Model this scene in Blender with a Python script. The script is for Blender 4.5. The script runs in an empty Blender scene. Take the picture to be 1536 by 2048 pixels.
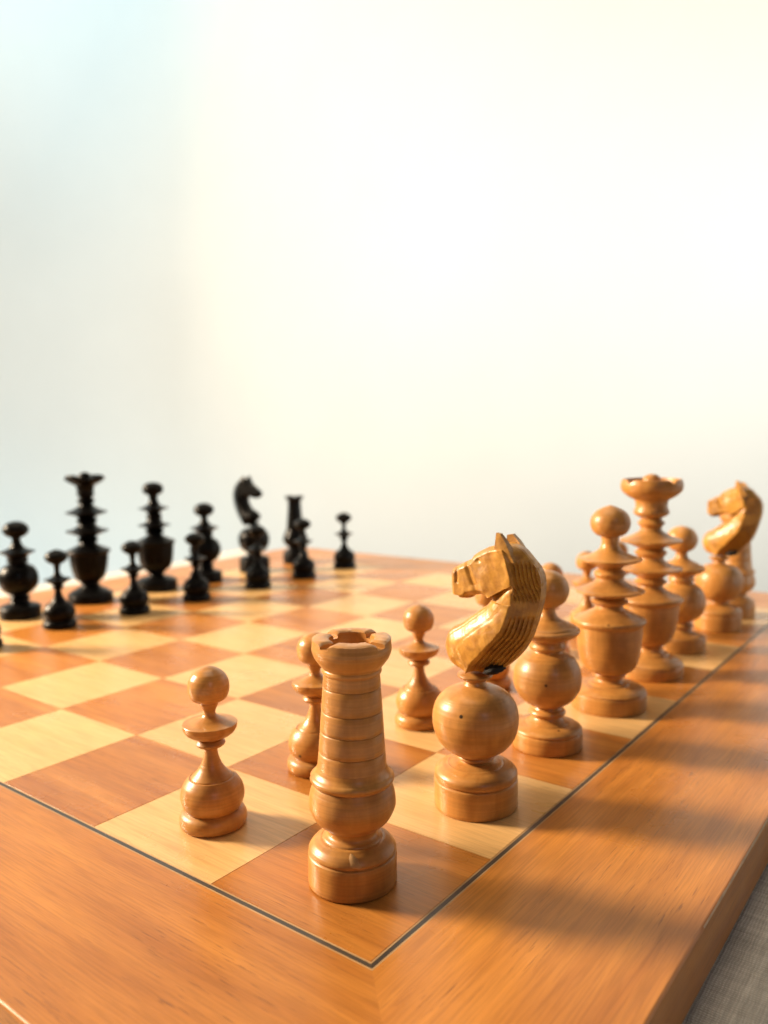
import bpy, bmesh, math, random
import numpy as np
from mathutils import Vector, Matrix
from mathutils.geometry import delaunay_2d_cdt

random.seed(7)
S = 0.045                    # one chess square in metres; shapes below are written in squares
BT = 0.30                    # board thickness in squares; the cloth lies at z = 0
scene = bpy.context.scene
COL = scene.collection
rad = math.radians

# ------------------------------------------------------------------ camera
cam_d = bpy.data.cameras.new('camera')
cam = bpy.data.objects.new('camera', cam_d)
COL.objects.link(cam)
scene.camera = cam
CP = Vector((-2.4513, -1.9862, 2.1859))
yaw, pitch, roll = 0.6536, -0.0962, -0.0166
fw = Vector((math.cos(pitch)*math.cos(yaw), math.cos(pitch)*math.sin(yaw), math.sin(pitch)))
rt = Vector((math.sin(yaw), -math.cos(yaw), 0))
up = rt.cross(fw)
r2 = math.cos(roll)*rt + math.sin(roll)*up
u2 = -math.sin(roll)*rt + math.cos(roll)*up
m3 = Matrix((r2, u2, -fw)).transposed()
cam.matrix_world = Matrix.Translation((CP + Vector((0, 0, BT)))*S) @ m3.to_4x4()
cam_d.sensor_fit = 'VERTICAL'
cam_d.sensor_height = 36.0
cam_d.lens = 36.0*1607.99/2048.0
cam_d.clip_start = 0.01
cam_d.clip_end = 60
cam_d.dof.use_dof = True
cam_d.dof.focus_distance = 4.05*S
cam_d.dof.aperture_fstop = 14.0

# ------------------------------------------------------------------ light and exposure
world = bpy.data.worlds.new('World')
scene.world = world
world.use_nodes = True
wb = world.node_tree.nodes['Background']
wb.inputs[0].default_value = (1.0, 0.80, 0.60, 1)
wb.inputs[1].default_value = 0.06

def area_lamp(name, loc, target, size, power, color, shape='DISK', size_y=None, spread=180):
    d = bpy.data.lights.new(name, 'AREA')
    d.shape = shape
    d.size = size
    if size_y:
        d.size_y = size_y
    d.energy = power
    d.color = color
    d.spread = rad(spread)
    o = bpy.data.objects.new(name, d)
    COL.objects.link(o)
    o.location = loc
    o.rotation_euler = (Vector(target) - Vector(loc)).to_track_quat('-Z', 'Y').to_euler()
    return o

BC = Vector((0.18, 0.18, 0.0))
el = rad(27)
sd = Vector((-0.50*math.cos(el), 0.866*math.cos(el), math.sin(el)))
area_lamp('window_sunlight', BC + sd*1.25, BC, 0.28, 43, (1.0, 0.80, 0.57))
area_lamp('ceiling_bounce', (0.30, 0.45, 1.9), (0.22, 0.28, 0.0), 1.2, 11.5, (1.0, 0.83, 0.60), 'RECTANGLE', 1.2)
area_lamp('wall_fill_right', (0.45, -0.50, 0.18), (1.2, 0.80, 0.18), 0.3, 2.30, (0.80, 0.98, 1.0), 'RECTANGLE', 0.9, 100)  # added lamp out of frame that brightens the back wall
area_lamp('wall_fill_edge', (0.95, -0.75, 0.35), (1.2, 0.30, 0.15), 0.3, 2.4, (1.0, 0.95, 0.88), 'RECTANGLE', 0.9, 140)  # unseen extra lamp, lifts the right end of the wall
area_lamp('wall_fill_low', (0.72, 0.75, -0.65), (1.2, 1.05, 0.25), 0.5, 1.9, (0.78, 0.97, 1.0), 'RECTANGLE', 1.5)  # added fill hidden below the table, evens the lower wall
area_lamp('wall_fill_high_left', (0.30, 1.20, 1.90), (0.95, 1.86, 0.75), 0.5, 5.6, (0.66, 0.92, 1.0), 'RECTANGLE', 0.5, 120)  # added overhead fill washing the left wall, not an actual window
area_lamp('wall_fill_low_corner', (0.70, 1.45, -0.60), (0.95, 1.86, 0.2), 0.3, 2.0, (0.75, 0.97, 1.0), 'RECTANGLE', 0.5)  # hidden extra fill for the foot of the wall corner
area_lamp('window_daylight', (-0.75, -1.3, 0.9), (0.1, 0.1, 0.0), 0.35, 1.2, (0.78, 0.84, 1.0), 'RECTANGLE', 0.5)

scene.view_settings.view_transform = 'Standard'
scene.view_settings.look = 'None'
scene.view_settings.exposure = 0.25
scene.view_settings.gamma = 1.0

# ------------------------------------------------------------------ node helpers
def new_mat(name):
    m = bpy.data.materials.new(name)
    m.use_nodes = True
    nt = m.node_tree
    nt.nodes.clear()
    out = nt.nodes.new('ShaderNodeOutputMaterial')
    b = nt.nodes.new('ShaderNodeBsdfPrincipled')
    nt.links.new(b.outputs[0], out.inputs[0])
    return m, nt, b

def nd(nt, typ, **kw):
    n = nt.nodes.new(typ)
    for k, v in kw.items():
        setattr(n, k, v)
    return n

def coords(nt, rnd=37.0):
    """object coordinates in squares, shifted per object so no two pieces share their grain"""
    tc = nd(nt, 'ShaderNodeTexCoord')
    oi = nd(nt, 'ShaderNodeObjectInfo')
    mul = nd(nt, 'ShaderNodeVectorMath', operation='SCALE')
    mul.inputs['Scale'].default_value = 1.0/S
    nt.links.new(tc.outputs['Object'], mul.inputs[0])
    cmb = nd(nt, 'ShaderNodeCombineXYZ')
    for i, f in enumerate((1.0, 1.73, 0.61)):
        mm = nd(nt, 'ShaderNodeMath', operation='MULTIPLY')
        mm.inputs[1].default_value = rnd*f
        nt.links.new(oi.outputs['Random'], mm.inputs[0])
        nt.links.new(mm.outputs[0], cmb.inputs[i])
    add = nd(nt, 'ShaderNodeVectorMath', operation='ADD')
    nt.links.new(mul.outputs[0], add.inputs[0])
    nt.links.new(cmb.outputs[0], add.inputs[1])
    return add.outputs[0], oi.outputs['Random'], mul.outputs[0]

def noise(nt, vec, scale, detail=5.0, rough=0.55, dist=0.0, base=1.0):
    mp = nd(nt, 'ShaderNodeMapping')
    mp.inputs['Scale'].default_value = scale
    nt.links.new(vec, mp.inputs['Vector'])
    n = nd(nt, 'ShaderNodeTexNoise')
    n.inputs['Scale'].default_value = base
    n.inputs['Detail'].default_value = detail
    n.inputs['Roughness'].default_value = rough
    n.inputs['Distortion'].default_value = dist
    nt.links.new(mp.outputs[0], n.inputs['Vector'])
    return n.outputs[0]

def ramp(nt, fac, stops, interp='LINEAR'):
    r = nd(nt, 'ShaderNodeValToRGB')
    r.color_ramp.interpolation = interp
    e = r.color_ramp.elements
    while len(e) > len(stops):
        e.remove(e[-1])
    while len(e) < len(stops):
        e.new(1.0)
    for el_, (p, c) in zip(e, stops):
        el_.position = p
        el_.color = (c, c, c, 1) if isinstance(c, (int, float)) else (*c, 1)
    nt.links.new(fac, r.inputs[0])
    return r.outputs[0]

def mixc(nt, fac, a, b, mode='MIX'):
    m = nd(nt, 'ShaderNodeMix', data_type='RGBA', blend_type=mode)
    m.clamp_factor = True
    for sock, v in ((m.inputs[0], fac), (m.inputs[6], a), (m.inputs[7], b)):
        if isinstance(v, (int, float)):
            sock.default_value = v
        elif isinstance(v, tuple):
            sock.default_value = (*v, 1)
        else:
            nt.links.new(v, sock)
    return m.outputs[2]

def bump(nt, b, h, strength, dist):
    bp = nd(nt, 'ShaderNodeBump')
    bp.inputs['Strength'].default_value = strength
    bp.inputs['Distance'].default_value = dist
    nt.links.new(h, bp.inputs['Height'])
    nt.links.new(bp.outputs[0], b.inputs['Normal'])

def veneer(name, light, dark, pore, figure=1.0, rough=0.3, pore_amt=0.6, spread=0.12):
    """flat-sawn veneer, grain along local X"""
    m, nt, b = new_mat(name)
    v, rnd, raw = coords(nt)
    streak = noise(nt, v, (0.9, 13*figure, 13*figure), 6, 0.6, 0.5)
    band = noise(nt, v, (0.35, 3.2*figure, 3.2), 3, 0.5, 0.9)
    fine = noise(nt, v, (3.5, 95, 95), 3, 0.6)
    c = ramp(nt, streak, [(0.30, dark), (0.52, tuple((a+c_)/2 for a, c_ in zip(light, dark))), (0.70, light)])
    c2 = ramp(nt, band, [(0.35, dark), (0.65, light)])
    c = mixc(nt, 0.5, c, c2)
    fine_r = ramp(nt, fine, [(0.38, 0.66), (0.55, 1.0), (0.72, 1.10)])
    c = mixc(nt, 0.48, c, fine_r, 'MULTIPLY')
    dash = noise(nt, v, (6.0, 100, 100), 2, 0.5)
    mask = noise(nt, v, (0.8, 2.2, 2.2), 2, 0.5)
    d1 = ramp(nt, dash, [(0.63, 0.0), (0.70, 1.0)])
    d2 = ramp(nt, mask, [(0.46, 0.0), (0.60, 1.0)])
    dm = nd(nt, 'ShaderNodeMath', operation='MULTIPLY')
    nt.links.new(d1, dm.inputs[0]); nt.links.new(d2, dm.inputs[1])
    dm2 = nd(nt, 'ShaderNodeMath', operation='MULTIPLY')
    nt.links.new(dm.outputs[0], dm2.inputs[0]); dm2.inputs[1].default_value = pore_amt
    c = mixc(nt, dm2.outputs[0], c, pore)
    hsv = nd(nt, 'ShaderNodeHueSaturation')
    mr = nd(nt, 'ShaderNodeMapRange')
    mr.inputs['To Min'].default_value = 1.0 - spread
    mr.inputs['To Max'].default_value = 1.0 + spread
    nt.links.new(rnd, mr.inputs[0])
    nt.links.new(mr.outputs[0], hsv.inputs['Value'])
    nt.links.new(c, hsv.inputs['Color'])
    nt.links.new(hsv.outputs[0], b.inputs['Base Color'])
    smear = noise(nt, v, (1.6, 1.6, 1.6), 4, 0.6)
    rr = nd(nt, 'ShaderNodeMapRange')
    rr.inputs['From Min'].default_value = 0.3; rr.inputs['From Max'].default_value = 0.7
    rr.inputs['To Min'].default_value = rough - 0.05; rr.inputs['To Max'].default_value = rough + 0.09
    nt.links.new(smear, rr.inputs[0])
    nt.links.new(rr.outputs[0], b.inputs['Roughness'])
    b.inputs['IOR'].default_value = 1.48
    bump(nt, b, fine, 0.10, 0.0003)
    return m

def turned(name, light, dark, rough=0.36, spot=(0.03, 0.015, 0.006), axis=2, coat=0.10, contrast=0.55, spread=0.03, bump_amt=0.25):
    """lathe-turned box wood, grain along local Z, with rings, handling patina and a few worm holes"""
    m, nt, b = new_mat(name)
    v, rnd, raw = coords(nt)
    sc = [16, 16, 16]; sc[axis] = 1.6
    g = noise(nt, v, tuple(sc), 5, 0.6, 0.4)
    patch = noise(nt, v, (3.2, 3.2, 3.2), 4, 0.6, 0.2)
    c = ramp(nt, g, [(0.30, dark), (0.70, light)])
    c = mixc(nt, contrast, light, c)
    pr = ramp(nt, patch, [(0.33, 0.62), (0.55, 1.0), (0.75, 1.08)])
    c = mixc(nt, 0.75, c, pr, 'MULTIPLY')
    # fine turning rings
    sr = [0.6, 0.6, 0.6]; sr[axis] = 85
    ring = noise(nt, v, tuple(sr), 2, 0.5)
    rr_ = ramp(nt, ring, [(0.35, 0.76), (0.6, 1.0)])
    c = mixc(nt, 0.5, c, rr_, 'MULTIPLY')
    # sparse worm holes
    vo = nd(nt, 'ShaderNodeTexVoronoi')
    vo.inputs['Scale'].default_value = 6.5
    nt.links.new(v, vo.inputs['Vector'])
    near = ramp(nt, vo.outputs['Distance'], [(0.055, 1.0), (0.085, 0.0)])
    sep = nd(nt, 'ShaderNodeSeparateColor')
    nt.links.new(vo.outputs['Color'], sep.inputs[0])
    pick = ramp(nt, sep.outputs[0], [(0.74, 0.0), (0.76, 1.0)])
    mk = nd(nt, 'ShaderNodeMath', operation='MULTIPLY')
    nt.links.new(near, mk.inputs[0]); nt.links.new(pick, mk.inputs[1])
    c = mixc(nt, mk.outputs[0], c, spot)
    hsv = nd(nt, 'ShaderNodeHueSaturation')
    mr = nd(nt, 'ShaderNodeMapRange')
    mr.inputs['To Min'].default_value = 1 - spread; mr.inputs['To Max'].default_value = 1 + spread
    nt.links.new(rnd, mr.inputs[0]); nt.links.new(mr.outputs[0], hsv.inputs['Value'])
    nt.links.new(c, hsv.inputs['Color']); nt.links.new(hsv.outputs[0], b.inputs['Base Color'])
    rm = nd(nt, 'ShaderNodeMapRange')
    rm.inputs['From Min'].default_value = 0.3; rm.inputs['From Max'].default_value = 0.7
    rm.inputs['To Min'].default_value = rough + 0.08; rm.inputs['To Max'].default_value = rough - 0.06
    nt.links.new(patch, rm.inputs[0]); nt.links.new(rm.outputs[0], b.inputs['Roughness'])
    b.inputs['Coat Weight'].default_value = coat
    b.inputs['Coat Roughness'].default_value = 0.18
    lump = noise(nt, v, (9, 9, 9), 3, 0.6)
    hh = mixc(nt, 0.35, ring, lump)
    bump(nt, b, hh, bump_amt, 0.0006)
    return m

M = {}
M['light_square'] = veneer('pale_maple_veneer', (0.75, 0.475, 0.205), (0.63, 0.365, 0.132), (0.30, 0.15, 0.05), 1.2, 0.29, 0.45, 0.06)
M['dark_square'] = veneer('reddish_walnut_veneer', (0.58, 0.236, 0.046), (0.36, 0.122, 0.021), (0.12, 0.04, 0.015), 0.9, 0.28, 0.55, 0.12)
M['border'] = veneer('reddish_border_veneer', (0.58, 0.236, 0.042), (0.35, 0.120, 0.020), (0.13, 0.045, 0.014), 0.75, 0.30, 0.60, 0.05)
M['inlay'] = veneer('dark_inlay', (0.075, 0.060, 0.045), (0.03, 0.023, 0.018), (0.012, 0.009, 0.007), 1.0, 0.35, 0.2)
M['stringing'] = veneer('pale_stringing', (0.55, 0.36, 0.18), (0.42, 0.25, 0.11), (0.2, 0.1, 0.04), 1.0, 0.34, 0.2)
M['core'] = veneer('board_core', (0.30, 0.13, 0.05), (0.2, 0.08, 0.03), (0.1, 0.04, 0.02), 1.0, 0.5, 0.2)
M['box'] = turned('honey_boxwood', (0.61, 0.290, 0.072), (0.38, 0.140, 0.026))
M['carved'] = turned('carved_golden_boxwood', (0.68, 0.340, 0.050), (0.27, 0.090, 0.009), 0.40, (0.05, 0.02, 0.005), 0, 0.14, 0.75, 0.03, 0.8)
M['ebony'] = turned('ebonised_wood', (0.0035, 0.003, 0.003), (0.002, 0.002, 0.002), 0.32, (0.001, 0.001, 0.001), 2, 0.1, 0.5, 0.2)

for n_ in M['ebony'].node_tree.nodes:
    if n_.type == 'BSDF_PRINCIPLED':
        n_.inputs['Specular IOR Level'].default_value = 0.13
        n_.inputs['Coat Weight'].default_value = 0.03

def plain(name, col, rough):
    m, nt, b = new_mat(name)
    v, rnd, raw = coords(nt)
    n = noise(nt, v, (14, 14, 14), 4, 0.6)
    c = ramp(nt, n, [(0.3, tuple(x*0.7 for x in col)), (0.7, col)])
    nt.links.new(c, b.inputs['Base Color'])
    b.inputs['Roughness'].default_value = rough
    bump(nt, b, n, 0.3, 0.0005)
    return m
M['glue'] = plain('black_glue', (0.010, 0.007, 0.005), 0.75)  # black colour stands in for the shaded void under the horse head
M['worn'] = plain('worn_raw_edge', (0.62, 0.45, 0.30), 0.7)
M['chip'] = plain('raw_chipped_wood', (0.66, 0.38, 0.15), 0.6)

# wall paint
m, nt, b = new_mat('white_wall_paint')
v, rnd, raw = coords(nt)
n1 = noise(nt, raw, (0.12, 0.12, 0.12), 4, 0.55)
c = ramp(nt, n1, [(0.3, (0.80, 0.80, 0.79)), (0.7, (0.84, 0.84, 0.83))])
nt.links.new(c, b.inputs['Base Color'])
b.inputs['Roughness'].default_value = 0.75
n2 = noise(nt, raw, (6, 6, 6), 3, 0.6)
bump(nt, b, n2, 0.1, 0.001)
M['wall'] = m

# grey linen
m, nt, b = new_mat('grey_linen')
v, rnd, raw = coords(nt)
def weave(axis):
    w = nd(nt, 'ShaderNodeTexWave', wave_type='BANDS', bands_direction=axis)
    w.inputs['Scale'].default_value = 21.0
    w.inputs['Distortion'].default_value = 4.5
    w.inputs['Detail'].default_value = 2.0
    w.inputs['Detail Scale'].default_value = 0.7
    nt.links.new(raw, w.inputs['Vector'])
    return w.outputs[1]
wx, wy = weave('X'), weave('Y')
wm = nd(nt, 'ShaderNodeMath', operation='MULTIPLY')
nt.links.new(wx, wm.inputs[0]); nt.links.new(wy, wm.inputs[1])
slub = noise(nt, raw, (40, 2.0, 2.0), 4, 0.65)
slub2 = noise(nt, raw, (2.0, 40, 2.0), 4, 0.65)
c = ramp(nt, wm.outputs[0], [(0.0, (0.58, 0.555, 0.505)), (0.6, (0.76, 0.73, 0.67))])
c = mixc(nt, 0.6, c, ramp(nt, slub, [(0.35, 0.62), (0.65, 1.1)]), 'MULTIPLY')
c = mixc(nt, 0.6, c, ramp(nt, slub2, [(0.35, 0.62), (0.65, 1.1)]), 'MULTIPLY')
nt.links.new(c, b.inputs['Base Color'])
big = noise(nt, raw, (1.3, 2.2, 1.0), 4, 0.6, 0.6)
c = mixc(nt, 0.8, c, ramp(nt, big, [(0.3, 0.72), (0.7, 1.12)]), 'MULTIPLY')
nt.links.new(c, b.inputs['Base Color'])
b.inputs['Roughness'].default_value = 0.9
b.inputs['Sheen Weight'].default_value = 0.3
bump(nt, b, wm.outputs[0], 0.5, 0.0006)
M['linen'] = m

# ------------------------------------------------------------------ mesh helpers
def mesh_from(name, verts, faces, smooth=True):
    me = bpy.data.meshes.new(name)
    me.from_pydata([(x*S, y*S, z*S) for x, y, z in verts], [], faces)
    me.validate()
    bm = bmesh.new(); bm.from_mesh(me)
    bmesh.ops.recalc_face_normals(bm, faces=bm.faces)
    bm.to_mesh(me); bm.free()
    for p in me.polygons:
        p.use_smooth = smooth
    return me

def obj(name, me, mat, parent=None, loc=(0, 0, 0), rz=0.0):
    o = bpy.data.objects.new(name, me)
    COL.objects.link(o)
    if mat and not me.materials:
        me.materials.append(mat)
    o.location = loc
    o.rotation_euler = (0, 0, rz)
    if parent:
        o.parent = parent
    return o

def box_mesh(name, x0, x1, y0, y1, z0, z1, bev=0.0):
    bm = bmesh.new()
    bmesh.ops.create_cube(bm, size=1.0)
    for v_ in bm.verts:
        v_.co = Vector(((x0 + x1)/2 + v_.co.x*(x1-x0), (y0+y1)/2 + v_.co.y*(y1-y0), (z0+z1)/2 + v_.co.z*(z1-z0)))*S
    if bev:
        bmesh.ops.bevel(bm, geom=list(bm.edges), offset=bev*S, segments=2, affect='EDGES')
    me = bpy.data.meshes.new(name)
    bm.to_mesh(me); bm.free()
    return me

def tag(o, label, cat, group=None):
    o['label'] = label
    o['category'] = cat
    if group:
        o['group'] = group

# ------------------------------------------------------------------ setting: walls
WX, WY, WR = 1.20, 1.86, 0.30
def wall():
    """two plastered walls that meet in a coved corner"""
    path = [Vector((-0.2, WY)), Vector((WX - WR, WY))]
    for k in range(1, 24):
        t = math.pi/2*k/24
        path.append(Vector((WX - WR + WR*math.sin(t), WY - WR + WR*math.cos(t))))
    path += [Vector((WX, WY - WR)), Vector((WX, -1.6))]
    verts, faces = [], []
    for q in path:
        for z in (-0.9, 2.6):
            verts.append((q.x/S, q.y/S, z/S))
    for k in range(len(path) - 1):
        faces.append((2*k, 2*k + 2, 2*k + 3, 2*k + 1))
    o = obj('wall', mesh_from('wall', verts, faces), M['wall'])
    sol = o.modifiers.new('plaster', 'SOLIDIFY'); sol.thickness = 0.08; sol.offset = 1
    o['kind'] = 'structure'
wall()

# ------------------------------------------------------------------ cloth
def cloth():
    x0, x1, y0, y1 = -9.0, 10.0, -9.0, 11.6
    nx, ny = 150, 150
    rnd_ = random.Random(3)
    ph = [(rnd_.uniform(0, 6.28), rnd_.uniform(0.5, 2.1), rnd_.uniform(-0.6, 0.6)) for _ in range(6)]
    verts, faces = [], []
    for j in range(ny + 1):
        for i in range(nx + 1):
            x = x0 + (x1 - x0)*i/nx; y = y0 + (y1 - y0)*j/ny
            inside = -1.1 < x < 9.1 and -1.1 < y < 9.1
            z = -0.02
            if not inside:
                dd = max(-1.06 - x, x - 9.06, -1.06 - y, y - 9.06, 0)
                k = min(1, dd/0.6)
                z += k*sum(0.012*math.sin(p_ + f*(x*math.cos(a) + y*math.sin(a)*1.7)) for p_, f, a in ph)
            d = min(x - x0, x1 - x, y - y0, y1 - y)
            if d < 0.4:
                z -= (0.4 - d)**2*1.4
            if d <= 1e-6:
                z = -6.0
            verts.append((x, y, z))
    for j in range(ny):
        for i in range(nx):
            a = j*(nx + 1) + i
            faces.append((a, a + 1, a + nx + 2, a + nx + 1))
    o = obj('tablecloth', mesh_from('tablecloth', verts, faces), M['linen'])
    tag(o, 'grey linen tablecloth under the wooden chess board', 'tablecloth')
cloth()

# ------------------------------------------------------------------ board
def empty(name, x, y, z=0.0, rz=0.0):
    o = bpy.data.objects.new(name, None)
    o.empty_display_size = 0.01
    COL.objects.link(o)
    o.location = (x*S, y*S, z*S)
    o.rotation_euler = (0, 0, rz)
    return o

board = empty('chess_board', 4, 4, 0)
tag(board, 'wooden chess board with reddish frame, dark inlay line and chequered squares', 'chess board')
obj('core', box_mesh('core', -4, 4, -4, 4, 0.004, BT - 0.022), M['core'], board)
tile_l = box_mesh('light_square', -0.4987, 0.4987, -0.4987, 0.4987, -0.02, 0.0, 0.0015)
tile_d = box_mesh('dark_square', -0.4987, 0.4987, -0.4987, 0.4987, -0.02, 0.0, 0.0015)
for j in range(8):
    for i in range(8):
        dark = (i + j) % 2 == 0
        o = obj('dark_square' if dark else 'light_square', tile_d if dark else tile_l,
                M['dark_square'] if dark else M['light_square'], board,
                ((j - 3.5)*S, (i - 3.5)*S, (BT + random.uniform(-0.0006, 0.0006))*S),
                rad(90) + random.choice((0, math.pi)) + rad(random.uniform(-0.05, 0.05)))
E0, E1, E2, E3 = 4.0005, 4.008, 4.031, 4.039
EO = 5.045
def frame_piece(name, sec, over=0.0):
    """section in (outward distance from board centre, z); mitred prism running along local X on the -Y side"""
    n = len(sec)
    verts = [(-d, -d, z) for d, z in sec] + [(d, -d, z) for d, z in sec]
    faces = [(k, (k + 1) % n, n + (k + 1) % n, n + k) for k in range(n)] + [tuple(range(n))[::-1], tuple(range(n, 2*n))]
    me = mesh_from(name, verts, faces, False)
    return me
rb = 0.016
sec = [(E3 + 0.0005, 0.002), (E3 + 0.0005, BT - 0.0003)]
for k in range(0, 7):
    a = rad(90 - 15*k)
    sec.append((EO - rb + rb*math.cos(a), BT - rb + rb*math.sin(a)))
sec += [(EO, 0.03), (EO - 0.02, 0.002)]
mb = frame_piece('border_board', sec)
ms1 = frame_piece('stringing', [(E0, BT - 0.02), (E0, BT - 0.0005), (E1, BT - 0.0005), (E1, BT - 0.02)])
mi = frame_piece('inlay_strip', [(E1 + .0002, BT - 0.02), (E1 + .0002, BT - 0.0012), (E2, BT - 0.0012), (E2, BT - 0.02)])
ms2 = frame_piece('stringing', [(E2 + .0002, BT - 0.02), (E2 + .0002, BT - 0.0005), (E3, BT - 0.0005), (E3, BT - 0.02)])
for k in range(4):
    a = k*math.pi/2
    obj('border_board', mb, M['border'], board, rz=a)
    obj('stringing', ms1, M['stringing'], board, rz=a)
    obj('inlay_strip', mi, M['inlay'], board, rz=a)
    obj('stringing', ms2, M['stringing'], board, rz=a)

# worn, chipped arris on the edge beside the cloth
def worn_edge():
    rn = random.Random(5)
    verts, faces = [], []
    x = 1.05; k = 0
    pts = []
    while x < 2.9:
        pts.append((x, 0.001 + 0.006*rn.random() + (0.008 if 1.28 < x < 1.42 else 0)))
        x += 0.03 + 0.03*rn.random()
    for x, w in pts:
        w *= 0.55*max(0.0, min(1, (x - 1.05)*1.8, (2.95 - x)*2))
        y = -1.045
        verts += [(x, y - 0.0010, BT - 0.008 - w*0.75), (x, y + 0.0016, BT - 0.004), (x, y + 0.0035 + w*0.6, BT + 0.0010)]
    n = len(pts)
    for k in range(n - 1):
        a = 3*k
        faces += [(a, a + 1, a + 4, a + 3), (a + 1, a + 2, a + 5, a + 4)]
    o = obj('worn_edge', mesh_from('worn_edge', [(x - 4, y - 4, z) for x, y, z in verts], faces), M['worn'], board)
    o['label'] = 'pale worn arris along the board edge beside the cloth'
worn_edge()

# ------------------------------------------------------------------ turned profiles: (r, z) smooth, (r, z, 1) sharp
def spline(pts, step=0.011):
    """Catmull-Rom through smooth runs, softened corners at sharp points"""
    runs, cur = [], [pts[0]]
    for q in pts[1:]:
        cur.append(q)
        if len(q) > 2:
            runs.append(cur); cur = [q]
    if len(cur) > 1:
        runs.append(cur)
    out = []
    for run in runs:
        P_ = [Vector((q[0], q[1])) for q in run]
        seg = []
        if len(P_) == 2:
            L = (P_[1] - P_[0]).length
            n = max(1, int(L/0.03))
            seg = [P_[0].lerp(P_[1], k/n) for k in range(n + 1)]
        else:
            ext = [P_[0]*2 - P_[1]] + P_ + [P_[-1]*2 - P_[-2]]
            for a in range(1, len(ext) - 2):
                p0, p1, p2, p3 = ext[a-1:a+3]
                n = max(2, int((p2 - p1).length/step))
                for k in range(n):
                    t = k/n
                    seg.append(0.5*((2*p1) + (p2 - p0)*t + (2*p0 - 5*p1 + 4*p2 - p3)*t*t + (3*p1 - p0 - 3*p2 + p3)*t**3))
            seg.append(P_[-1])
        # soften both corners
        e = 0.0022
        if len(seg) >= 2:
            d0 = seg[1] - seg[0]; d1 = seg[-2] - seg[-1]
            a0 = seg[0] + d0*min(0.45, e/max(d0.length, 1e-6))
            a1 = seg[-1] + d1*min(0.45, e/max(d1.length, 1e-6))
            out += [a0] + seg[1:-1] + [a1]
    out[0] = Vector((pts[0][0], pts[0][1])); out[-1] = Vector((pts[-1][0], pts[-1][1]))
    return [(max(0.0, q.x), q.y) for q in out]

def lathe(name, prof, n=72, zmod=None, wob=0.0, seed=0, nicks=0):
    rn = random.Random(seed)
    rmax = max(r for r, z in prof)
    nk = [(rn.uniform(0, 2*math.pi), rn.uniform(0.05, 0.16), rn.uniform(0.008, 0.03)) for _ in range(nicks)]
    p1, p2 = rn.uniform(0, 6.28), rn.uniform(0, 6.28)
    verts, faces, rings = [], [], []
    for r, z in prof:
        if r < 1e-5:
            rings.append([len(verts)]); verts.append((0, 0, z)); continue
        row = []
        for k in range(n):
            a = 2*math.pi*k/n
            rr = r*(1 + wob*math.sin(2*a + p1) + wob*0.6*math.sin(3*a + p2))
            if nk and r > rmax*0.90:
                for na, nw, ndp in nk:
                    du = abs((a - na + math.pi) % (2*math.pi) - math.pi)/nw
                    if du < 1:
                        rr *= 1 - ndp*(1 - du*du)*min(1.0, (r - rmax*0.90)/(rmax*0.07))
            zz = z + (zmod(a, r, z) if zmod else 0)
            row.append(len(verts)); verts.append((rr*math.cos(a), rr*math.sin(a), zz))
        rings.append(row)
    for a, b_ in zip(rings[:-1], rings[1:]):
        if len(a) == 1 and len(b_) == 1:
            continue
        for k in range(n):
            k2 = (k + 1) % n
            if len(a) == 1:
                faces.append((a[0], b_[k2], b_[k]))
            elif len(b_) == 1:
                faces.append((a[k], a[k2], b_[0]))
            else:
                faces.append((a[k], a[k2], b_[k2], b_[k]))
    me = mesh_from(name, verts, faces)
    me.set_sharp_from_angle(angle=rad(33))
    return me

PAWN = [
 ('base', [(0, 0, 1), (.174, 0, 1), (.186, .018), (.189, .045), (.178, .076), (.150, .096, 1)]),
 ('body', [(.150, .096, 1), (.168, .122), (.179, .168), (.172, .215), (.154, .250), (.1335, .274, 1), (.1275, .279, 1), (.118, .274, 1), (.114, .283, 1), (.094, .300), (.070, .330), (.052, .366), (.0395, .410), (.037, .446, 1)]),
 ('collar', [(.037, .446, 1), (.042, .453, 1), (.070, .457), (.0825, .474), (.070, .491), (.058, .497, 1), (.105, .517), (.135, .538), (.150, .562, 1), (.153, .589, 1), (.110, .597), (.075, .611), (.046, .628), (.033, .645), (.0375, .668), (.050, .694), (.0525, .712, 1)]),
 ('head', [(.0525, .712, 1), (.083, .721), (.106, .745), (.1165, .795), (.110, .836), (.091, .869), (.058, .895), (.024, .909), (0, .913)]),
]
BPAWN = [PAWN[0], PAWN[1],
 ('collar', [(.037, .446, 1), (.042, .453, 1), (.062, .460), (.070, .474), (.060, .488), (.048, .497, 1), (.085, .525), (.120, .548), (.150, .562, 1), (.150, .572, 1), (.100, .584), (.065, .602), (.040, .628), (.032, .66), (.034, .70), (.045, .745, 1)]),
 ('head', [(.045, .745, 1), (.080, .762), (.118, .795), (.132, .835), (.112, .872), (.065, .900), (.025, .915), (0, .918)])]
ROOK = [
 ('base', [(0, 0, 1), (.213, 0, 1), (.2178, .010, 1), (.2172, .153, 1), (.2065, .160, 1), (.2150, .168, 1), (.212, .182), (.192, .207), (.168, .222), (.156, .228, 1), (.146, .228, 1), (.143, .236, 1), (.124, .246), (.119, .262), (.130, .284, 1)]),
 ('body', [(.130, .284, 1), (.145, .293, 1), (.184, .330), (.209, .380), (.2128, .408), (.207, .457), (.189, .506, 1)]),
 ('flange', [(.189, .506, 1), (.203, .521, 1), (.2060, .531), (.2035, .541, 1), (.188, .553), (.177, .569), (.1695, .590, 1)]),
]
tw = [(.1695, .590, 1)]
for zg in (.666, .767, .868, .984):
    rr = .1676 + (.1372 - .1676)*(zg - .59)/(1.045 - .59)
    tw += [(rr, zg - .0035, 1), (rr - .0065, zg, 1), (rr, zg + .0035, 1)]
tw += [(.1372, 1.045, 1)]
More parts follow.
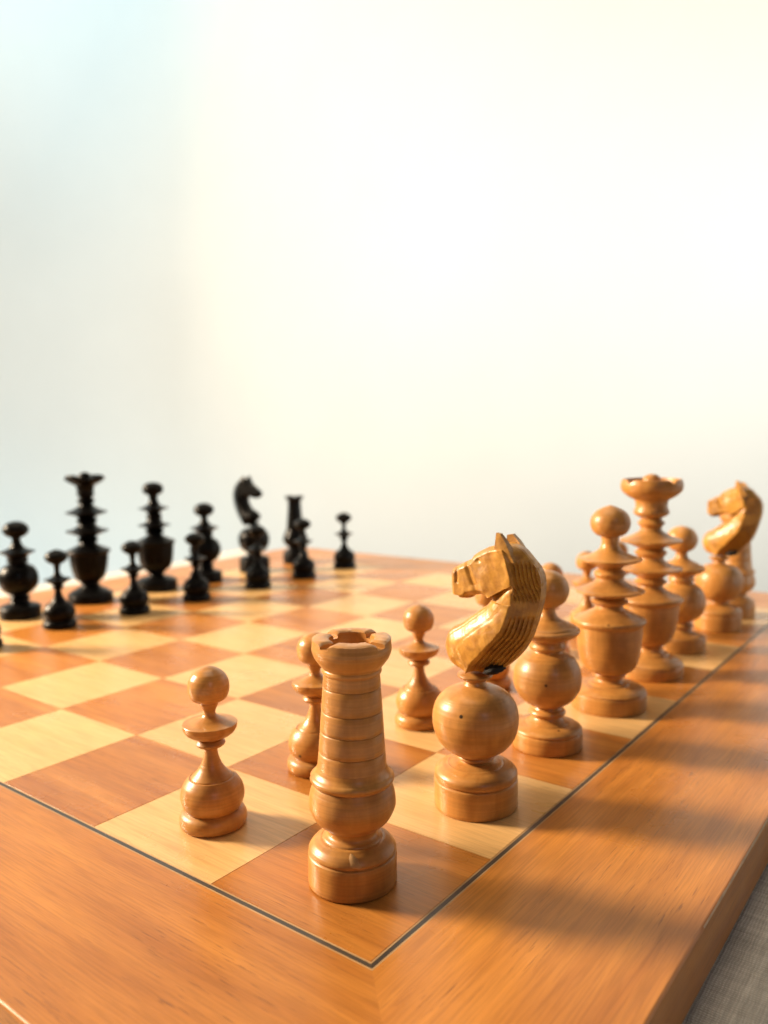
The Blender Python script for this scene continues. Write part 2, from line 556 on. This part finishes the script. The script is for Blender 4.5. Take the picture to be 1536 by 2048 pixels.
ROOK.append(('tower', tw))
BROOK = [ROOK[0], ROOK[1],
 ('flange', [(.189, .506, 1), (.180, .528), (.165, .55), (.158, .57), (.150, .586, 1)]),
 ('tower', [(.150, .586, 1), (.137, .70), (.123, .85), (.113, 1.0), (.112, 1.045, 1)])]
KNIGHT = [
 ('base', [(0, 0, 1), (.242, 0, 1), (.247, .010, 1), (.2465, .163, 1), (.2345, .170, 1), (.2445, .178, 1), (.2445, .204, 1), (.234, .220), (.205, .239), (.170, .250, 1), (.163, .254, 1), (.158, .252, 1), (.130, .263), (.098, .268), (.088, .278, 1), (.106, .285), (.1165, .296), (.110, .309, 1)]),
 ('body', [(.110, .309, 1), (.130, .317, 1), (.190, .362), (.235, .430), (.2515, .525), (.235, .610), (.196, .664), (.160, .689, 1), (.152, .693, 1), (.118, .707), (.068, .722, 1), (.060, .745, 1)]),
 ('disc', [(.060, .745, 1), (.075, .757), (.1017, .774), (.096, .790), (.060, .800, 1), (.0, .803, 1)]),
]
BISHOP = [
 ('base', [(0, 0, 1), (.239, 0, 1), (.2437, .010, 1), (.2433, .112, 1), (.2325, .119, 1), (.2415, .126, 1), (.236, .138), (.205, .156), (.152, .168, 1), (.144, .176, 1), (.124, .186), (.106, .204), (.101, .220, 1), (.120, .228), (.128, .243), (.118, .259), (.099, .268, 1), (.093, .283, 1)]),
 ('body', [(.093, .283, 1), (.115, .293, 1), (.182, .342), (.224, .412), (.2338, .480), (.222, .556), (.186, .620), (.147, .651, 1), (.130, .659, 1), (.107, .671), (.101, .681, 1), (.118, .690), (.125, .709), (.118, .727, 1), (.115, .746, 1)]),
 ('collar', [(.115, .746, 1), (.160, .768), (.200, .790), (.2220, .813, 1), (.2225, .827, 1), (.205, .838, 1), (.198, .837, 1), (.188, .848), (.132, .877), (.088, .900), (.063, .925), (.0535, .955), (.059, .985, 1)]),
 ('head', [(.059, .985, 1), (.092, .999), (.127, 1.032), (.148, 1.092), (.141, 1.142), (.114, 1.190), (.070, 1.222), (.030, 1.235), (0, 1.239)]),
]
BBISHOP = BISHOP[:2] + [
 ('collar', [(.115, .746, 1), (.130, .770), (.165, .795), (.212, .813, 1), (.212, .822, 1), (.150, .842), (.095, .87), (.063, .915), (.05, .955), (.055, .995, 1)]),
 ('head', [(.055, .995, 1), (.100, 1.012), (.140, 1.050), (.153, 1.095), (.136, 1.140), (.090, 1.178), (.035, 1.196), (0, 1.20)])]
QUEEN = [
 ('base', [(0, 0, 1), (.286, 0, 1), (.291, .010, 1), (.2905, .128, 1), (.278, .135, 1), (.287, .143, 1), (.260, .160), (.210, .178), (.156, .187, 1), (.150, .195, 1), (.116, .205), (.101, .222), (.106, .245, 1), (.130, .256), (.132, .268, 1), (.124, .278, 1)]),
 ('goblet', [(.124, .278, 1), (.160, .290), (.200, .325), (.228, .390), (.243, .470), (.253, .580), (.258, .662, 1), (.270, .671), (.281, .694), (.275, .711, 1), (.263, .716, 1), (.200, .744), (.150, .771), (.115, .790), (.098, .811, 1)]),
 ('ring', [(.098, .811, 1), (.122, .829), (.145, .849), (.122, .868, 1), (.107, .881, 1)]),
 ('lower_disc', [(.107, .881, 1), (.160, .898), (.220, .913), (.264, .929, 1), (.265, .940, 1), (.232, .950, 1), (.226, .949, 1), (.195, .963), (.150, .985), (.116, 1.010), (.101, 1.032, 1)]),
 ('ring', [(.101, 1.032, 1), (.113, 1.051), (.125, 1.071), (.112, 1.090, 1), (.085, 1.107, 1)]),
 ('upper_disc', [(.085, 1.107, 1), (.120, 1.132), (.180, 1.155), (.243, 1.177, 1), (.244, 1.189, 1), (.214, 1.198, 1), (.208, 1.197, 1), (.175, 1.211), (.120, 1.236), (.086, 1.262), (.070, 1.290), (.0645, 1.325), (.070, 1.362, 1)]),
 ('head', [(.070, 1.362, 1), (.105, 1.375), (.140, 1.412), (.155, 1.466), (.145, 1.516), (.112, 1.558), (.062, 1.588), (.018, 1.604), (0, 1.608)]),
]
BQUEEN = QUEEN[:3] + [
 ('lower_disc', [(.107, .881, 1), (.130, .900), (.180, .922), (.230, .934, 1), (.230, .942, 1), (.160, .962), (.116, .99), (.098, 1.032, 1)]),
 QUEEN[4][:1] + ([(.098, 1.032, 1), (.108, 1.051), (.115, 1.071), (.102, 1.090, 1), (.085, 1.107, 1)],),
 ('upper_disc', [(.085, 1.107, 1), (.110, 1.135), (.160, 1.165), (.212, 1.179, 1), (.212, 1.187, 1), (.145, 1.208), (.095, 1.235), (.070, 1.28), (.060, 1.325), (.066, 1.372, 1)]),
 ('head', [(.066, 1.372, 1), (.105, 1.387), (.138, 1.42), (.148, 1.462), (.135, 1.505), (.095, 1.54), (.04, 1.557), (0, 1.561)])]
KING = [
 ('base', [(0, 0, 1), (.288, 0, 1), (.2925, .010, 1), (.292, .098, 1), (.280, .106, 1), (.288, .114, 1), (.260, .135), (.210, .165), (.166, .185, 1), (.160, .194, 1), (.126, .214), (.113, .240), (.122, .258, 1), (.114, .270, 1)]),
 ('goblet', [(.114, .270, 1), (.150, .284), (.190, .325), (.215, .390), (.235, .480), (.247, .570), (.252, .650, 1), (.270, .660), (.286, .684), (.280, .701, 1), (.266, .707, 1), (.200, .735), (.142, .765), (.114, .789), (.104, .806, 1)]),
 ('ring', [(.104, .806, 1), (.125, .823), (.142, .842), (.122, .861, 1), (.103, .876, 1)]),
 ('lower_disc', [(.103, .876, 1), (.160, .910), (.220, .934), (.273, .954, 1), (.274, .966, 1), (.200, .985), (.150, 1.010), (.118, 1.035), (.108, 1.060, 1)]),
 ('ring', [(.108, 1.060, 1), (.128, 1.085), (.1412, 1.104), (.125, 1.122, 1), (.100, 1.135, 1)]),
 ('upper_disc', [(.100, 1.135, 1), (.155, 1.165), (.215, 1.188), (.268, 1.206, 1), (.268, 1.218, 1), (.200, 1.240), (.142, 1.268), (.102, 1.295), (.086, 1.320, 1)]),
 ('ring', [(.086, 1.320, 1), (.104, 1.348), (.1205, 1.366), (.104, 1.384, 1), (.081, 1.406, 1)]),
 ('neck', [(.081, 1.406, 1), (.120, 1.428, 1), (.146, 1.446), (.152, 1.466), (.145, 1.488, 1), (.138, 1.500, 1), (.136, 1.545), (.150, 1.574, 1)]),
]
KCROWN = [(.150, 1.574, 1), (.170, 1.584), (.215, 1.612), (.255, 1.652), (.267, 1.700), (.260, 1.735), (.252, 1.755, 1), (.236, 1.755, 1), (.220, 1.705), (.150, 1.682), (.0, 1.676)]
BKNECK = ('neck', [(.081, 1.406, 1), (.100, 1.428, 1), (.112, 1.450), (.112, 1.470), (.105, 1.49, 1), (.108, 1.500, 1), (.115, 1.545), (.128, 1.574, 1)])
BKCROWN = [(.128, 1.574, 1), (.162, 1.590), (.212, 1.618), (.248, 1.652), (.257, 1.684), (.250, 1.708, 1), (.234, 1.708, 1), (.200, 1.68), (.150, 1.665), (.0, 1.66)]
FINIAL = [(.060, 1.66, 1), (.084, 1.705), (.086, 1.735), (.070, 1.772), (.036, 1.795), (0, 1.801)]
BFINIAL = [(.060, 1.64, 1), (.084, 1.675), (.080, 1.705), (.060, 1.732), (.030, 1.748), (0, 1.752)]

def rook_crown(name, r_low, prof, z_floor, z_top, r_in, r_top, slots, gap):
    """cup with four merlons: the wall above the floor is cut by four slots"""
    cup = spline(prof)
    verts, faces = [], []
    n = 144
    def ring(r, z):
        row = []
        for k in range(n):
            a = 2*math.pi*k/n
            row.append(len(verts)); verts.append((r*math.cos(a), r*math.sin(a), z))
        return row
    rows = [ring(r, z) for r, z in cup]
    rf = cup[-1][0]
    for a, b_ in zip(rows[:-1], rows[1:]):
        for k in range(n):
            faces.append((a[k], a[(k+1) % n], b_[(k+1) % n], b_[k]))
    # floor disc
    inner = ring(r_in, z_floor + 0.0005)
    for k in range(n):
        faces.append((rows[-1][k], rows[-1][(k+1) % n], inner[(k+1) % n], inner[k]))
    deep = ring(r_in - 0.006, z_floor - 0.045)
    c = len(verts); verts.append((0, 0, z_floor - 0.047))
    for k in range(n):
        faces.append((inner[k], inner[(k+1) % n], deep[(k+1) % n], deep[k]))
        faces.append((deep[k], deep[(k+1) % n], c))
    # merlons: section (r, z)
    rn = random.Random(2)
    msec = [(rf, z_floor - 0.001), (rf*1.0, z_floor + (z_top - z_floor)*0.35), ((rf + r_top)/2 + .002, z_floor + (z_top - z_floor)*0.75), (r_top - 0.003, z_top - 0.003), (r_top - 0.012, z_top), (r_in + 0.010, z_top), (r_in + 0.002, z_top - 0.006), (r_in, z_floor - 0.001)]
    for q in range(4):
        a0 = slots[q] + gap/2
        a1 = slots[(q + 1) % 4] - gap/2
        while a1 < a0:
            a1 += 2*math.pi
        steps = 22
        dz = rn.uniform(-0.005, 0.004)
        rws = []
        for s_ in range(steps + 1):
            a = a0 + (a1 - a0)*s_/steps
            edge = min(s_, steps - s_)
            row = []
            for ii, (r, z) in enumerate(msec):
                z2 = z
                if 2 <= ii <= 6:
                    z2 += dz - (0.010 if edge == 0 else 0.003 if edge == 1 else 0)
                    z2 += rn.uniform(-0.0012, 0.0012)
                row.append(len(verts)); verts.append((r*math.cos(a), r*math.sin(a), z2))
            rws.append(row)
        m_ = len(msec)
        for a, b_ in zip(rws[:-1], rws[1:]):
            for k in range(m_ - 1):
                faces.append((a[k], a[k+1], b_[k+1], b_[k]))
        faces.append(tuple(rws[0])); faces.append(tuple(rws[-1][::-1]))
    me = mesh_from(name, verts, faces)
    me.set_sharp_from_angle(angle=rad(38))
    return me

# ------------------------------------------------------------------ carved horse heads (relief over a side outline)
def horse(name, outline, ridge, hw, edge, groove=0.0, res=0.006, head_z=1.24):
    """outline in (forward, z); the side relief is highest on the ridge line, turns to the chest in front of it
    and falls as a flat, grooved facet to the crest behind it"""
    P_ = [Vector(q) for q in outline]
    n = len(P_)
    dense = []
    for k in range(n):
        p0, p1, p2, p3 = P_[k-1], P_[k], P_[(k+1) % n], P_[(k+2) % n]
        st = max(1, int((p2 - p1).length/(res*1.3)))
        for s_ in range(st):
            t = s_/st
            cr = 0.5*((2*p1) + (p2 - p0)*t + (2*p0 - 5*p1 + 4*p2 - p3)*t*t + (3*p1 - p0 - 3*p2 + p3)*t**3)
            dense.append(cr.lerp(p1.lerp(p2, t), 0.35))
    D = np.array([(q.x, q.y) for q in dense])
    R_ = [Vector(q) for q in ridge]
    rd = []
    for k in range(len(R_) - 1):
        p0, p1, p2, p3 = R_[max(k-1, 0)], R_[k], R_[k+1], R_[min(k+2, len(R_)-1)]
        for s_ in range(16):
            t = s_/16
            q = 0.5*((2*p1) + (p2 - p0)*t + (2*p0 - 5*p1 + 4*p2 - p3)*t*t + (3*p1 - p0 - 3*p2 + p3)*t**3)
            rd.append((q.x, q.y))
    rd.append((R_[-1].x, R_[-1].y))
    rd = np.array(rd)
    def seg_dist(Q, A, B):
        ab = B - A
        t = np.clip(((Q[:, None, :] - A[None])*ab[None]).sum(2)/np.maximum((ab*ab).sum(1), 1e-12)[None], 0, 1)
        return np.linalg.norm(Q[:, None, :] - A[None] - ab[None]*t[..., None], axis=2)
    def bound(Q):
        return np.concatenate([seg_dist(q, D, np.roll(D, -1, 0)).min(1) for q in np.array_split(Q, 40)])
    def inside(Q):
        A, B = D, np.roll(D, 1, 0)
        c = np.zeros(len(Q), int)
        for a_, b_ in zip(A, B):
            if a_[1] == b_[1]:
                continue
            hit = ((a_[1] > Q[:, 1]) != (b_[1] > Q[:, 1])) & (Q[:, 0] < (b_[0] - a_[0])*(Q[:, 1] - a_[1])/(b_[1] - a_[1]) + a_[0])
            c += hit
        return c % 2 == 1
    ys = np.arange(D[:, 1].min(), D[:, 1].max(), res*0.87)
    G = []
    for k, y in enumerate(ys):
        xs = np.arange(D[:, 0].min() + (res*0.5 if k % 2 else 0), D[:, 0].max(), res)
        G.append(np.stack([xs, np.full_like(xs, y)], 1))
    G = np.concatenate(G)
    G = G[inside(G)]
    G = G[bound(G) > res*0.5]
    allp = np.concatenate([D, G])
    nd_ = len(D)
    vo, eo, fo, *_ = delaunay_2d_cdt([Vector(q) for q in allp], [(k, (k + 1) % nd_) for k in range(nd_)], [], 1, 1e-7)
    Q = np.array([(q[0], q[1]) for q in vo])
    db = bound(Q)
    sd_ = seg_dist(Q, rd[:-1], rd[1:])
    ks = sd_.argmin(1)
    best = sd_.min(1)
    A, AB = rd[:-1][ks], (rd[1:] - rd[:-1])[ks]
    side = AB[:, 0]*(Q[:, 1] - A[:, 1]) - AB[:, 1]*(Q[:, 0] - A[:, 0])
    nb = len(vo)
    wv = np.zeros(nb)
    for k in range(nb):
        q = Vector(Q[k])
        t = best[k]/(best[k] + db[k] + 1e-6)
        H = hw(q)
        if side[k] > 0:
            if q.y > head_z + max(0.0, -0.125 - q.x)*0.55:      # planed cheek with a chamfered rim
                e_ = 0.62*H
                w = e_ + (H - e_)*min(1.0, db[k]/0.028)**0.7
            else:
                w = edge + (H - edge)*max(0.0, 1 - t**2.2)**0.55
                w -= 0.035*math.exp(-(((head_z + max(0.0, -0.125 - q.x)*0.55) - q.y)/0.03)**2)*max(0.0, min(1.0, (q.x + 0.33)/0.14))
        else:
            w = edge*0.75 + (H - edge*0.75)*(1 - t)**0.9
            if groove:
                fade = min(1, best[k]/0.015)*min(1, db[k]/0.010)
                z = q.y
                gate = max(0.12, min(1.0, (z - 1.255)/0.03), min(1.0, (1.19 - z)/0.03))
                if z > 1.25:
                    gate *= max(0.0, min(1.0, (1.49 - z)/0.03))
                    ph = (q.x - 0.30*(z - 1.35))/0.0185
                else:
                    ph = best[k]/0.0185
                w -= groove*fade*gate*(0.5 + 0.5*math.cos(2*math.pi*ph + 0.5*math.sin(z*40)))**1.3
        x_, z_ = q.x, q.y
        w += 0.0012*math.sin(61*x_ + 37*z_ + 1.3*math.sin(29*z_))*math.sin(53*z_ - 31*x_) + 0.00025*math.sin(170*x_ - 90*z_ + 2*math.sin(40*x_))
        wv[k] = w
    cnt = {}
    for f in fo:
        for k in range(len(f)):
            e = tuple(sorted((f[k], f[(k+1) % len(f)])))
            cnt[e] = cnt.get(e, 0) + 1
    verts = [(w, q[0], q[1]) for q, w in zip(Q, wv)] + [(-w, q[0], q[1]) for q, w in zip(Q, wv)]
    faces = []
    for f in fo:
        faces.append(tuple(f)); faces.append(tuple(nb + k for k in f)[::-1])
    for e, c in cnt.items():
        if c == 1:
            faces.append((e[0], e[1], nb + e[1], nb + e[0]))
    me = mesh_from(name, verts, faces)
    me.set_sharp_from_angle(angle=rad(48))
    return me

def ear_mesh(name, pts, side, out_b, out_t, in_b, in_t, cut=0.0):
    """pointed ear: (forward, z) outline given base front, tip front, tip back, base back; it leans outwards and is hollowed inside"""
    zs = [z for _, z in pts]
    z0, z1 = min(zs), max(zs)
    outer, inner = [], []
    n = len(pts)
    dense = []
    for k in range(n):
        a, b_ = Vector(pts[k]), Vector(pts[(k + 1) % n])
        for s_ in range(6):
            dense.append(a.lerp(b_, s_/6))
    c = sum(dense, Vector((0, 0)))/len(dense)
    m_ = len(dense)
    verts = []
    for q in dense:
        t = max(0.0, (q.y - z0)/(z1 - z0))
        verts.append((side*(out_b + (out_t - out_b)*t), q.x, q.y))
    for q in dense:
        t = max(0.0, (q.y - z0)/(z1 - z0))
        verts.append((side*(in_b + (in_t - in_b)*t**0.6), q.x - 0.004, q.y - cut*t))
    verts.append((side*(out_b + (out_t - out_b)*0.4 + 0.004), c.x, c.y))
    verts.append((side*(in_b + (in_t - in_b)*0.55 + 0.012), c.x, c.y))
    faces = []
    for k in range(m_):
        k2 = (k + 1) % m_
        faces += [(k, k2, m_ + k2, m_ + k), (k, k2, 2*m_), (m_ + k, m_ + k2, 2*m_ + 1)]
    me = mesh_from(name, verts, faces)
    me.set_sharp_from_angle(angle=rad(30))
    return me

W_OUT = [(0.069, 0.827), (0.125, 0.853), (0.15, 0.893), (0.163, 0.946), (0.155, 1.001), (0.134, 1.043), (0.1, 1.07), (0.061, 1.089), (-0.027, 1.153), (-0.076, 1.19), (-0.113, 1.218), (-0.129, 1.248), (-0.119, 1.268), (-0.082, 1.276), (-0.05, 1.27), (-0.006, 1.259), (0.016, 1.238), (0.082, 1.233), (0.113, 1.25), (0.118, 1.274), (0.122, 1.315), (0.122, 1.365), (0.110, 1.406), (0.010, 1.460), (-0.020, 1.474), (-0.036, 1.496), (-0.083, 1.525), (-0.140, 1.553), (-0.200, 1.568), (-0.245, 1.568), (-0.289, 1.556), (-0.324, 1.539), (-0.374, 1.488), (-0.408, 1.451), (-0.43, 1.408), (-0.438, 1.355), (-0.433, 1.282), (-0.414, 1.208), (-0.394, 1.142), (-0.36, 1.05), (-0.315, 0.974), (-0.264, 0.915), (-0.207, 0.863), (-0.17, 0.838), (-0.09, 0.815), (-0.003, 0.815)]
W_RID = [(-0.205, 1.60), (-0.235, 1.562), (-0.274, 1.475), (-0.304, 1.371), (-0.309, 1.336), (-0.289, 1.221), (-0.248, 1.103), (-0.124, 0.961), (-0.044, 0.877), (0.0, 0.80)]
def w_half(q):
    x, z = q.x, q.y
    if z > 1.245 and x > -0.30:
        # head: cheek wide, muzzle narrow, brow and cheek-bone steps
        t = max(0, min(1, (x + 0.28)/0.42))
        w = 0.128 - 0.050*t
        dline = (x + 0.022) - 0.45*(z - 1.40)
        w -= 0.014*math.exp(-(dline/0.016)**2)*(1 if z > 1.33 else 0.4)
        w += 0.010*math.exp(-(((x + 0.13)/0.06)**2 + ((z - 1.37)/0.07)**2))
        w -= 0.010*math.exp(-(((x - 0.07)/0.010)**2))*(1 if z > 1.33 else 0)
        w -= 0.012*math.exp(-(((x + 0.085)/0.018)**2 + ((z - 1.475)/0.012)**2))
        return w
    t = max(0, min(1, (1.30 - z)/0.4))
    return 0.125 + 0.028*math.sin(math.pi*t*0.8) - (0.02*max(0, (0.9 - z)/0.1))
horse_w = horse('horse_head', W_OUT, W_RID, w_half, 0.046, 0.019, 0.0055, 1.255)
B_OUT = [(-0.12, 0.745), (-0.04, 0.775), (0.039, 0.81), (0.105, 0.86), (0.121, 0.905), (0.067, 0.968), (-0.06, 1.026), (-0.14, 1.114), (-0.135, 1.19), (-0.071, 1.235), (0.001, 1.228), (0.043, 1.196), (0.114, 1.191), (0.175, 1.233), (0.188, 1.295), (0.079, 1.364), (-0.033, 1.431), (-0.10, 1.50), (-0.174, 1.508), (-0.25, 1.49), (-0.32, 1.445), (-0.388, 1.371), (-0.428, 1.278), (-0.435, 1.175), (-0.405, 1.043), (-0.337, 0.903), (-0.235, 0.775)]
B_RID = [(-0.17, 1.53), (-0.20, 1.44), (-0.24, 1.34), (-0.27, 1.22), (-0.26, 1.10), (-0.21, 0.98), (-0.13, 0.86), (-0.10, 0.74)]
def b_half(q):
    if q.y > 1.2 and q.x > -0.22:
        return 0.11 - 0.11*max(0, min(1, (q.x + 0.2)/0.45))*0.5
    return 0.12 + 0.02*max(0, min(1, (1.1 - q.y)/0.2))
horse_b = horse('horse_head_black', B_OUT, B_RID, b_half, 0.035, 0.0, 0.014, 1.20)

# ------------------------------------------------------------------ pieces
VIEW = {}
def build(kind, black):
    """meshes of one kind of piece: list of (part name, mesh, parent index or None, material)"""
    key = (kind, black)
    if key in VIEW:
        return VIEW[key]
    mat = M['ebony'] if black else M['box']
    tab = {('pawn', 0): PAWN, ('pawn', 1): BPAWN, ('rook', 0): ROOK, ('rook', 1): BROOK, ('knight', 0): KNIGHT, ('knight', 1): KNIGHT,
           ('bishop', 0): BISHOP, ('bishop', 1): BBISHOP, ('queen', 0): QUEEN, ('queen', 1): BQUEEN, ('king', 0): KING, ('king', 1): KING[:-1] + [BKNECK]}[(kind, int(black))]
    pre = 'black_' if black else ''
    parts = []
    nseg = 56 if black else 88
    for k, (pn, pr) in enumerate(tab):
        parts.append([pn, lathe(pre + kind + '_' + pn, spline(pr), nseg, None, 0.004, k + 3*len(kind), 7 if ('disc' in pn or pn in ('collar', 'flange')) else 0), None, mat])
    if kind == 'rook':
        if black:
            pr = [(.112, 1.045, 1), (.116, 1.075), (.134, 1.105), (.158, 1.128), (.164, 1.135, 1)]
            me = rook_crown('black_rook_crown', .1, pr, 1.135, 1.155, .11, .163, [rad(a) for a in (40, 130, 220, 310)], rad(20))
        else:
            pr = [(.1372, 1.045, 1), (.1445, 1.056), (.1445, 1.068), (.141, 1.075, 1), (.160, 1.098), (.181, 1.128), (.191, 1.156), (.1930, 1.174), (.1908, 1.194, 1)]
            va = math.atan2(-1.986 - .46, -2.451 - .44)
            me = rook_crown('rook_crown', .137, pr, 1.194, 1.220, .108, .186, [va + rad(a) for a in (46, 132, 226, 316)], rad(15))
        parts.append(['crown', me, None, mat])
    if kind == 'king':
        va = math.atan2(-1.986 - .44, -2.451 - 4.6)
        top, dep, hwid = (1.708, 0.062, rad(30)) if black else (1.755, 0.034, rad(10))
        def zm(a, r, z):
            if r < 0.19 or (not black and math.cos(a - va) < 0):
                return 0
            u = abs(((a - va) % rad(90)) - rad(45))      # 0 at a notch
            cut = top - dep*max(0.0, 1 - u/hwid)
            return min(0.0, cut - z)
        me = lathe(pre + 'king_crown', spline(BKCROWN if black else KCROWN), 240, zm)
        me.set_sharp_from_angle(angle=rad(45))
        parts.append(['crown', me, None, mat])
        parts.append(['finial', lathe(pre + 'king_finial', spline(BFINIAL if black else FINIAL), 40), len(parts) - 1, mat])
    if kind == 'knight':
        if black:
            parts.append(['horse_head', horse_b, None, M['ebony']])
            hi = len(parts) - 1
            for sd_ in (-1, 1):
                parts.append(['ear', ear_mesh('black_ear', [(-.09, 1.46), (-.12, 1.555), (-.135, 1.552), (-.23, 1.46)], sd_, .09, .07, .02, .055), hi, M['ebony']])
        else:
            parts.append(['horse_head', horse_w, None, M['carved']])
            hi = len(parts) - 1
            for sd_ in (-1, 1):
                if sd_ == 1:
                    parts.append(['ear', ear_mesh('blunt_ear', [(-.170, 1.490), (-.170, 1.606), (-.206, 1.612), (-.245, 1.575), (-.315, 1.480)], sd_, .112, .104, .03, .070), hi, M['carved']])
                    continue
                parts.append(['ear', ear_mesh('ear', [(-.186, 1.490), (-.200, 1.638), (-.224, 1.634), (-.258, 1.588), (-.315, 1.480)], sd_, .112, .102, .03, .082), hi, M['carved']])
            bm = bmesh.new()  # dark blob added where the gap between neck and disc is in shade
            bmesh.ops.create_uvsphere(bm, u_segments=20, v_segments=12, radius=1.0)
            rn = random.Random(4)
            for v_ in bm.verts:
                j_ = 1 + 0.12*rn.uniform(-1, 1)
                v_.co = Vector((v_.co.x*0.070*j_ - 0.045, v_.co.y*0.062*j_ - 0.155, 0.850 + v_.co.z*0.028*j_ - 0.25*(v_.co.y*0.062)))*S
            me = bpy.data.meshes.new('glue'); bm.to_mesh(me); bm.free()
            for p in me.polygons:
                p.use_smooth = True
            parts.append(['glue', me, hi, M['glue']])
    VIEW[key] = parts
    return parts

def place(kind, black, x, y, label, rz=0.0, group=None, tilt=(0, 0)):
    parts = build(kind, black)
    root = empty(kind, x, y, BT + 0.0008, rz)
    root.rotation_euler = (rad(tilt[0]), rad(tilt[1]), rz)
    tag(root, label, 'chess piece', group)
    made = []
    for pn, me, par, mat in parts:
        made.append(obj(pn, me, mat, root if par is None else made[par]))
    return root

def raw_chip(root):
    """splintered patch on the shoulder of the near rook's base, facing the room"""
    prof = [(r, z) for r, z in spline(ROOK[0][1]) if .169 < z < .224]
    va = math.atan2(-1.986 - .459, -2.451 - .437) + rad(7)
    rn = random.Random(11)
    verts, faces = [], []
    n = len(prof)
    for k, (r, z) in enumerate(prof):
        t = k/(n - 1)
        hw_ = rad(8)*(1.0 - 0.35*t)*(0.85 + 0.3*rn.random())*min(1, 2.5*t + 0.25, 2.5*(1 - t) + 0.35)
        sh = rad(-10)*t + rad(0.8)*rn.uniform(-1, 1)
        for c_ in (-1, -0.35, 0.3, 1):
            a = va + sh + hw_*c_
            q = r + (0.0022 if abs(c_) < 0.9 else -0.0015)
            verts.append((q*math.cos(a), q*math.sin(a), z + 0.001))
    for k in range(n - 1):
        for c_ in range(3):
            a = 4*k + c_
            faces.append((a, a + 1, a + 5, a + 4))
    o = obj('raw_chip', mesh_from('raw_chip', verts, faces), M['chip'], root)
    o['label'] = 'pale splintered patch on the rook base'

GW, GB = 'light wood chess men', 'black chess men'
raw_chip(place('rook', 0, .437, .459, 'light wood rook with notched top on the near corner square', 0, GW, (0.72, 0.58)))
place('knight', 0, 1.50, .39, 'large nearest light wood knight with golden carved horse head', 0, GW)
place('bishop', 0, 2.564, .447, 'round-bodied light wood bishop just behind the near knight', rad(40), GW)
place('queen', 0, 3.581, .407, 'ball-topped light wood queen with goblet body and two discs', rad(10), GW)
place('king', 0, 4.614, .442, 'tallest light wood king with notched crown beside the ball-topped queen', 0, GW)
place('bishop', 0, 5.59, .47, 'blurred light wood bishop between the crowned king and the far knight', rad(130), GW)
place('knight', 0, 6.68, .40, 'far light wood knight at the right edge of the picture', rad(-8), GW)
place('rook', 0, 7.41, .40, 'light wood rook mostly hidden behind the far right knight', rad(20), GW)
place('pawn', 0, .426, 1.476, 'light wood pawn nearest the camera, standing alone left of the rook', rad(5), GW)
place('pawn', 0, 1.33, 1.51, 'light wood pawn partly hidden behind the near rook', rad(80), GW, (0.6, -0.5))
place('pawn', 0, 2.40, 1.42, 'light wood pawn between the near rook and the near knight', rad(200), GW)
place('pawn', 0, 3.48, 1.44, 'light wood pawn hidden behind the horse head of the near knight', rad(310), GW)
place('pawn', 0, 4.70, 1.45, 'light wood pawn whose head peeps above the near bishop', rad(33), GW)
place('pawn', 0, 5.60, 1.46, 'light wood pawn seen between the discs left of the ball-topped queen', rad(99), GW)
place('pawn', 0, 6.54, 1.49, 'light wood pawn head peeping between the queen neck and the king', rad(160), GW)

place('bishop', 1, 2.60, 7.60, 'black bishop at the left edge of the picture', 0, GB)
place('king', 1, 3.66, 7.73, 'tallest black king with a flared crown', 0, GB)
place('queen', 1, 4.69, 7.66, 'ball-topped black queen with goblet body right of the crowned king', 0, GB)
place('bishop', 1, 5.53, 7.57, 'black bishop right of the ball-topped queen, half hidden by a pawn', 0, GB)
place('knight', 1, 6.57, 7.60, 'black knight with horse head facing right', rad(180), GB)
place('rook', 1, 7.57, 7.63, 'black rook with flared top behind a pawn', 0, GB)
place('pawn', 1, 1.59, 6.49, 'black pawn cut off by the left edge of the picture', 0, GB)
place('pawn', 1, 2.58, 6.68, 'black pawn left of the crowned black king', 0, GB)
place('pawn', 1, 3.54, 6.58, 'black pawn between the black king and the ball-topped queen', 0, GB)
place('pawn', 1, 4.51, 6.56, 'black pawn overlapping the right-hand black bishop', 0, GB)
place('pawn', 1, 5.59, 6.50, 'black pawn in front of the black knight', 0, GB)
place('pawn', 1, 6.57, 6.51, 'black pawn in front of the black rook', 0, GB)
place('pawn', 1, 7.61, 6.56, 'rightmost black pawn standing alone near the far corner', 0, GB)
